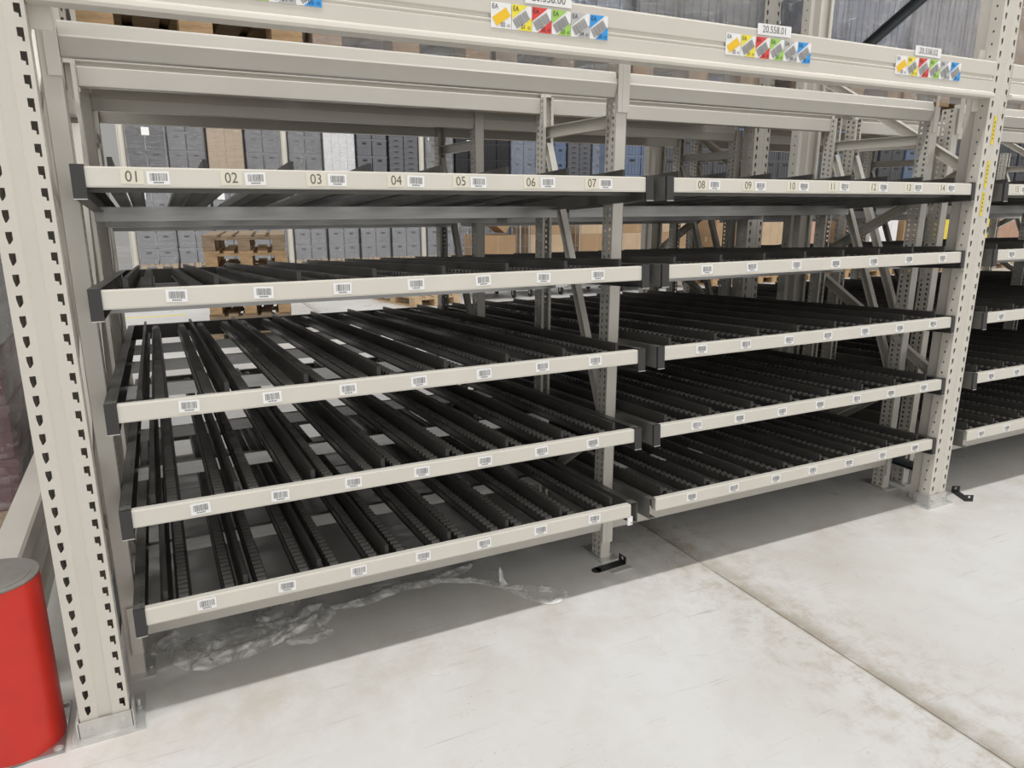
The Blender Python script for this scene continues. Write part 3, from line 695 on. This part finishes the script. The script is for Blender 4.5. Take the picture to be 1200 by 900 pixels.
# ================================================================== wooden pallets and loads
def pallet_parts(w_, d, h, root, wood, part=True):
    """three parts: deck, nine blocks, skids; w_ along x, d along y"""
    s_ = h/0.144
    b = MB()
    n = 5; bw = [0.145, 0.10, 0.145, 0.10, 0.145]; gap = (w_-sum(bw)*w_/0.8)/(n-1) if w_ >= 0.7 else 0.02
    x = 0.0
    for k in range(n):
        ww = bw[k]*w_/0.8; b.box(x, x+ww, 0, d, h-0.022*s_, h); x += ww+gap
    for yy in (0, d/2-0.07, d-0.145): b.box(0, w_, yy, yy+0.145, h-0.044*s_, h-0.0225*s_)
    obj('deck', b.mesh('deck', [wood]), root)
    b0 = MB(); b0.box(0, 0.12*w_/0.8, 0, 0.145, 0.022*s_, h-0.0445*s_); mb_ = b0.mesh('block', [wood])
    for xx in (0, w_/2-0.06*w_/0.8, w_-0.12*w_/0.8):
        for yy in (0, d/2-0.0725, d-0.145): obj('block', mb_, root, (xx, yy, 0))
    b1 = MB(); b1.box(0, 0.12*w_/0.8, 0, d, 0, 0.0215*s_); ms = b1.mesh('skid', [wood])
    for xx in (0, w_/2-0.06*w_/0.8, w_-0.12*w_/0.8): obj('skid', ms, root, (xx, 0, 0))
def tote_mesh(w_, d, h, m_):
    """stacking crate: tapered body, rim, ribs, hand hole"""
    b = MB(); t_ = 0.012
    vs = [(t_, t_, 0), (w_-t_, t_, 0), (w_-t_, d-t_, 0), (t_, d-t_, 0), (t_*0.6, t_*0.6, h*0.86), (w_-t_*0.6, t_*0.6, h*0.86), (w_-t_*0.6, d-t_*0.6, h*0.86), (t_*0.6, d-t_*0.6, h*0.86)]
    b.add(vs, [(3, 2, 1, 0), (0, 1, 5, 4), (1, 2, 6, 5), (2, 3, 7, 6), (3, 0, 4, 7)])
    b.box(0, w_, 0, d, h*0.86, h*0.985)
    for k in range(5):
        xx = w_*(0.12+0.19*k); b.box(xx-0.005, xx+0.005, 0.001, t_, 0.02, h*0.86)
    b.box(0.01, w_-0.01, 0.0, t_, h*0.50, h*0.53)
    b.cur = 1; b.box(w_*0.36, w_*0.64, -0.0015, 0.004, h*0.66, h*0.78)
    return b.mesh('tote', [m_, 'black'])
_tm = {}
def tote(w_, d, h, m_):
    k = (round(w_, 3), round(d, 3), round(h, 3), m_)
    if k not in _tm: _tm[k] = tote_mesh(w_, d, h, m_)
    return _tm[k]
def carton_mesh(w_, d, h, m_):
    b = MB(); b.box(0, w_, 0, d, 0, h); b.cur = 1
    b.box(0, w_, d/2-0.03, d/2+0.03, h-0.0005, h+0.0008); b.box(-0.0008, 0.001, d/2-0.03, d/2+0.03, h*0.75, h)
    b.box(w_/2-0.003, w_/2+0.003, -0.001, 0.001, 0.01, h-0.01)
    return b.mesh('carton', [m_, 'woodnew' if m_ == 'carton' else 'carton'])
_cm = {}
def carton(w_, d, h, m_):
    k = (round(w_, 3), round(d, 3), round(h, 3), m_)
    if k not in _cm: _cm[k] = carton_mesh(w_, d, h, m_)
    return _cm[k]
def film_box(w_, d, z0, z1, seed, amp=0.007, nx=14, nz=18, fm='filmtight'):
    b = MB(); vs = []; nu = 4*nx
    for k in range(nz+1):
        z = z0+(z1-z0)*k/nz
        for i in range(nu):
            s_ = i/nx; e = int(s_); f_ = s_-e
            x, y = [(f_*w_, 0), (w_, f_*d), (w_-f_*w_, d), (0, d-f_*d)][e % 4]
            nzv = MN.noise(Vector((x*6, y*6+seed, z*16)))*amp
            ox = (-1 if x < w_/2 else 1)*(0.010+nzv) if e in (1, 3) else 0
            oy = (-1 if y < d/2 else 1)*(0.010+nzv) if e in (0, 2) else 0
            vs.append((x+ox, y+oy, z))
    b.add(vs, [(k*nu+i, k*nu+(i+1) % nu, (k+1)*nu+(i+1) % nu, (k+1)*nu+i) for k in range(nz) for i in range(nu)], True)
    return b.mesh('film_wrap', [fm])
_fm = {}
def load(x, y, z, w_, d, label, rows, kind, m_, wood='wood', cols=2, film=True, ph=0.144, rowh=0.39, group=None, rot=0, label_card=None, base_film=True, seed=0):
    t = thing('wrapped_pallet' if film else 'loaded_pallet', label, 'pallet load', (x, y, z), (0, 0, rot), group)
    pallet_parts(w_, d, ph, t, wood)
    cw = w_/cols; dd = d/2
    for k in range(rows):
        for c in range(cols):
            for e in (0, 1):
                zz = ph+k*rowh
                if kind == 'tote': obj('tote', tote(cw-0.004, dd-0.004, rowh, m_), t, (c*cw+0.002, e*dd+0.002, zz))
                elif kind == 'crate': obj('crate', tote(cw-0.004, dd-0.004, rowh, m_), t, (c*cw+0.002, e*dd+0.002, zz))
                else: obj('carton', carton(cw-0.004, dd-0.004, rowh-0.001, m_), t, (c*cw+0.002, e*dd+0.002, zz))
    if film:
        fm = 'filmnear' if 0.5 < z < 2.2 and y < 3 else 'filmtight'; key = (round(w_, 2), round(d, 2), rows, rowh, base_film, seed)
        if key not in _fm: _fm[key] = film_box(w_, d, 0.02 if base_film else ph-0.05, ph+rows*rowh+0.004, seed, fm=fm)
        obj('film_wrap', _fm[key], t)
    if label_card:
        b = MB(); b.box(label_card[0], label_card[0]+0.15, -0.022, -0.0205, label_card[1], label_card[1]+0.16); obj('paper_label', b.mesh('paper_label', ['white']), t)
    return t
# loads on the second-level beams above the shelves
ZL = 2.076
load(0.066, 1.15, ZL, 0.795, 1.2, 'unwrapped brown wooden pallet above the left end of the shelves, first from the left', 3, 'carton', 'carton', film=False, rowh=0.35)
load(0.902, 1.15, ZL, 0.795, 1.2, 'film wrapped pallet above the left bay, second from the left', 1, 'tote', 'tote', rowh=1.25, seed=1)
load(1.726, 1.15, ZL, 0.725, 1.2, 'fully wrapped shiny pallet left of the middle post top', 1, 'tote', 'toteblue', rowh=1.25, seed=2, wood='woodold')
load(2.486, 1.15, ZL, 0.835, 1.2, 'pallet of grey totes above the right bay, fourth from the left', 1, 'tote', 'tote', cols=3, rowh=1.25, seed=8)
load(3.72, 1.15, ZL, 0.78, 1.2, 'dark blue wrapped pallet behind the right rack frame diagonal', 1, 'tote', 'toteblue', cols=3, rowh=1.25, seed=3)
load(4.53, 1.15, ZL, 0.78, 1.2, 'bright shiny wrapped pallet just left of the stickered upright', 1, 'tote', 'totelight', cols=3, rowh=1.25, seed=4)
load(5.42, 1.15, ZL, 0.80, 1.2, 'wrapped pallet right of the stickered upright, brown cartons inside', 2, 'carton', 'carton', rowh=0.38, seed=5)

# wrapped pallet beyond the guard rail at the far left
t = load(-1.22, 1.55, 0.0, 0.82, 1.2, 'film wrapped pallet of dark goods behind the guard rail, far left', 5, 'tote', 'slate', rowh=0.24, seed=6)
b = MB()
for ch in list(t.children):
    if ch.name.startswith('tote') and ch.location.x > 0.3: ch.data = tote(0.406, 0.596, 0.24, 'maroon' if ch.location.z < 0.7 else 'whiteload')
t = load(-1.25, 2.95, 0.0, 0.80, 1.2, 'wrapped pallet with pale sheets farther back at the far left', 4, 'carton', 'whiteload', rowh=0.42, seed=7)

# stack of empty pallets out in the rear aisle
for k in range(7):
    nm = ['lowest', 'second lowest', 'third lowest', 'middle', 'third highest', 'second highest', 'topmost'][k]
    wood = ['woodold', 'woodold', 'wood', 'woodold', 'wood', 'wood', 'woodold'][k]
    t = thing('wooden_pallet', f'{nm} empty wooden pallet of the stack in the rear aisle', 'pallet', (0.70+random.uniform(-0.01, 0.01), 6.0+random.uniform(-0.02, 0.02), 0.162*k), (0, 0, R(-9+random.uniform(-1.2, 1.2))), 'stacked empty pallets in the rear aisle')
    pallet_parts(0.80, 1.2, 0.162, t, wood)

# ================================================================== far rack across the rear aisle
FRX, FRY, FRP = -0.10, 15.5, 3.245
ORD = ['first', 'second', 'third', 'fourth', 'fifth', 'sixth', 'seventh', 'eighth', 'ninth', 'tenth', 'eleventh', 'twelfth', 'thirteenth', 'fourteenth', 'fifteenth', 'sixteenth',
       'seventeenth', 'eighteenth', 'nineteenth', 'twentieth', 'twenty first', 'twenty second', 'twenty third', 'twenty fourth']
NB = 6
for k in range(NB+1):
    t = thing('rack_frame', f'perforated upright frame of the far rack, {ORD[k]} from the left', 'rack frame', (FRX+FRP*k-UW/2, FRY-0.05, 0), group='far rack frames')
    for e in (0, 1):
        obj('upright', ME_UP, t, (0, 0, 0) if e == 0 else (UW, 1.15, 0), (0, 0, 0 if e == 0 else math.pi))
for k in range(NB):
    for yy, nm in ((FRY-0.03, 'front'), (FRY+1.0, 'rear')):
        x0 = FRX+FRP*k+UW/2+0.001; x1 = FRX+FRP*(k+1)-UW/2-0.001
        t = thing('pallet_beam', f'{nm} pallet beam of the far rack, {ORD[k]} bay from the left', 'beam', (x0, yy, 1.865), group='far rack beams'); t['kind'] = 'thing'
        b = MB(); b.prism(beam_profile(0, 0, 0.12), 0, x1-x0, 'x'); obj('beam', fixn(b.mesh('beam', ['paint'])), t)
rnd = random.Random(3)
up_kinds = [('tote', 'slate', True), ('tote', 'tote', True), ('carton', 'cartonpale', True), ('tote', 'tote', True),
            ('tote', 'tote', True), ('carton', 'whiteload', True), ('tote', 'tote', False), ('crate', 'tote', False),
            ('tote', 'tote', True), ('tote', 'toteblack', False), ('tote', 'toteblack', False), ('tote', 'toteblue', True),
            ('tote', 'toteblue', False), ('crate', 'tote', False), ('tote', 'toteblue', True), ('tote', 'toteblue', True)]
kn = {'slate': 'dark streaky', 'tote': 'grey', 'cartonpale': 'pale brown', 'whiteload': 'white', 'toteblack': 'black', 'toteblue': 'bluish grey', 'carton': 'brown', 'cartonpink': 'pinkish', 'totelight': 'light grey'}
for k in range(NB):
    for j in range(4):
        i = k*4+j
        x = FRX+FRP*k+0.075+0.775*j+0.02
        m_ = 'totelight' if i < 9 else rnd.choice(['tote', 'totelight', 'toteblue'])
        load(x, FRY-0.10, 0.0, 0.72, 1.1, f'{kn[m_]} wrapped totes at floor level of the far rack, {ORD[i]} from the left', 5, 'tote', m_, film=(i < 9 or rnd.random() < 0.6), wood='woodnew', seed=10+i % 2, rowh=0.335, label_card=(0.1, 1.50) if i % 2 == 0 else None, group='far rack floor level pallets')
        kd, m_, fl = up_kinds[i] if i < len(up_kinds) else rnd.choice(up_kinds)
        rows, rh = (7, 0.13) if kd == 'crate' else (3, 0.38)
        load(x, FRY-0.10, 1.987, 0.72, 1.1, f'{kn[m_]} {kd}s on the raised level of the far rack, {ORD[i]} from the left', rows, kd, m_, film=fl, wood='woodnew', seed=12+i % 2, rowh=rh, label_card=(0.3, 0.80) if i in (0, 9, 14) else None, group='far rack raised pallets')

# ================================================================== roll cages and cartons in the rear aisle
def wire_panel(w_, h, axis, nv=7, nh=6):
    b = MB()
    for k in range(nv):
        a = w_*k/(nv-1); r_ = 0.011 if k in (0, nv-1) else 0.004
        b.cyl((a, 0, 0) if axis == 'x' else (0, a, 0), r_, h, 'z', 8)
    for k in range(nh):
        b.cyl((0, 0, h*k/(nh-1)), 0.005, w_, axis, 8)
    return b.mesh('wire_panel', ['cage'])
ME_WP = wire_panel(0.70, 1.50, 'x'); ME_WS = wire_panel(0.78, 1.50, 'y')
b = MB(); b.box(0, 0.72, 0, 0.80, 0.16, 0.185); b.box(0, 0.72, 0, 0.03, 0.13, 0.16); b.box(0, 0.72, 0.77, 0.80, 0.13, 0.16); ME_CB = b.mesh('platform', ['cage'])
b = MB(); b.cyl((-0.016, 0, 0.062), 0.062, 0.032, 'x', 20); b.cur = 1; b.box(-0.022, -0.017, -0.02, 0.02, 0.05, 0.135); b.box(0.017, 0.022, -0.02, 0.02, 0.05, 0.135); b.box(-0.022, 0.022, -0.02, 0.02, 0.125, 0.135); ME_WH = b.mesh('caster', ['black', 'zinc'])
cgl = ['leftmost roll cage in the rear aisle, with the tilted carton', 'second roll cage from the left in the rear aisle', 'third roll cage from the left in the rear aisle', 'fourth roll cage from the left in the rear aisle', 'rightmost roll cage in the rear aisle, last before the brown carton pallets']
for k, (x, y) in enumerate(((4.62, 8.0), (5.50, 8.05), (6.36, 7.95), (7.20, 8.0), (8.05, 8.05))):
    t = thing('roll_cage', cgl[k], 'roll cage', (x, y, 0), group='roll cages in the rear aisle')
    obj('platform', ME_CB, t); obj('wire_panel', ME_WP, t, (0.01, 0.78, 0.185)); obj('wire_panel', ME_WS, t, (0.01, 0.01, 0.185)); obj('wire_panel', ME_WS, t, (0.71, 0.01, 0.185))
    for xx in (0.08, 0.64):
        for yy in (0.08, 0.72): obj('caster', ME_WH, t, (xx, yy, 0))
    hts = ((0.42, 'carton'), (0.36, 'cartonpale'), (0.34, 'carton')) if k % 2 else ((0.38, 'carton'), (0.40, 'carton'), (0.30, 'cartonpale'))
    zz = 0.186
    for q, (hh, mm) in enumerate(hts):
        if k == 0 and q == 2: continue
        o = obj('carton', carton(0.60, 0.62, hh, mm), None, (x+0.06, y+0.06, zz)); zz += hh+0.002
        tag(o, f'{["bottom", "middle", "top"][q]} {kn[mm]} carton in the {["leftmost", "second", "third", "fourth", "rightmost"][k]} roll cage of the rear aisle', 'carton', 'cartons in the roll cages')
# tilted open carton on a pallet truck load, blue strap above
b = MB(); b.box(-0.24, 0.20, -0.2, 0.2, 0, 0.36); b.add([(-0.24, -0.2, 0.36), (0.20, -0.2, 0.36), (0.22, -0.32, 0.44), (-0.20, -0.32, 0.44)], [(0, 1, 2, 3)])
o = obj('tilted_carton', b.mesh('tilted_carton', ['carton']), None, (4.99, 8.36, 0.970+0.150), (0, R(38), 0)); tag(o, 'tilted brown carton leaning on top in the leftmost roll cage', 'carton')
o['kind'] = 'thing'
t = thing('wooden_pallet', 'fresh wooden pallet on the rear aisle floor under brown boxes', 'pallet', (3.50, 7.70, 0.0), (0, 0, R(14))); pallet_parts(0.80, 1.2, 0.144, t, 'woodnew')
for k, (dx, dy, hh) in enumerate(((0.22, 0.1, 0.34), (0.22, 0.6, 0.30))):
    o = obj('carton', carton(0.46, 0.42, hh, 'cartonpale'), None, (3.50+dx-0.05, 7.70+dy+0.06, 0.146), (0, 0, R(14))); tag(o, f'pale brown box on the fresh pallet in the rear aisle, {"nearer" if k == 0 else "farther"} one', 'carton')
# pallets of cartons and bins at the right of the rear aisle
items = [(9.20, 'carton', 'carton', 'brown carton pallet right of the roll cages', 3), (10.30, 'carton', 'cartonpale', 'pale carton pallet, second right of the roll cages', 3),
         (11.25, 'carton', 'cartonpink', 'pinkish carton pallet in the middle of the right rear aisle', 3), (12.25, 'carton', 'carton', 'dark brown carton pallet right of the pinkish one', 3),
         (13.20, 'carton', 'whiteload', 'white carton pallet left of the yellow boxes', 3), (14.20, 'carton', 'carton', 'brown carton pallet directly left of the yellow boxes', 3),
         (15.25, 'carton', 'yellow', 'yellow boxes on a pallet seen between the right shelf posts', 3), (16.35, 'carton', 'yellow', 'yellow boxes on a pallet nearest the stickered upright', 3),
         (17.45, 'carton', 'cartonpink', 'pinkish carton pallet seen just left of the stickered upright', 3), (18.6, 'carton', 'carton', 'brown carton pallet beyond the stickered upright', 3)]
for x, kd, m_, lb, rows in items:
    load(x, 8.0, 0.0, 0.80, 1.0, lb, rows, kd, m_, film=False, wood='wood', rowh=0.36, group='carton pallets at the right of the rear aisle')

for q in range(17):
    load(8.7+0.92*q, 10.2, 0.0, 0.84, 0.9, f'tall stack of dark grey crates behind the carton pallets, {ORD[q]} from the left', 8, 'tote', 'slate' if q % 3 else 'toteblue', film=False, rowh=0.37, wood='woodold', group='tall crate stacks behind the carton pallets')
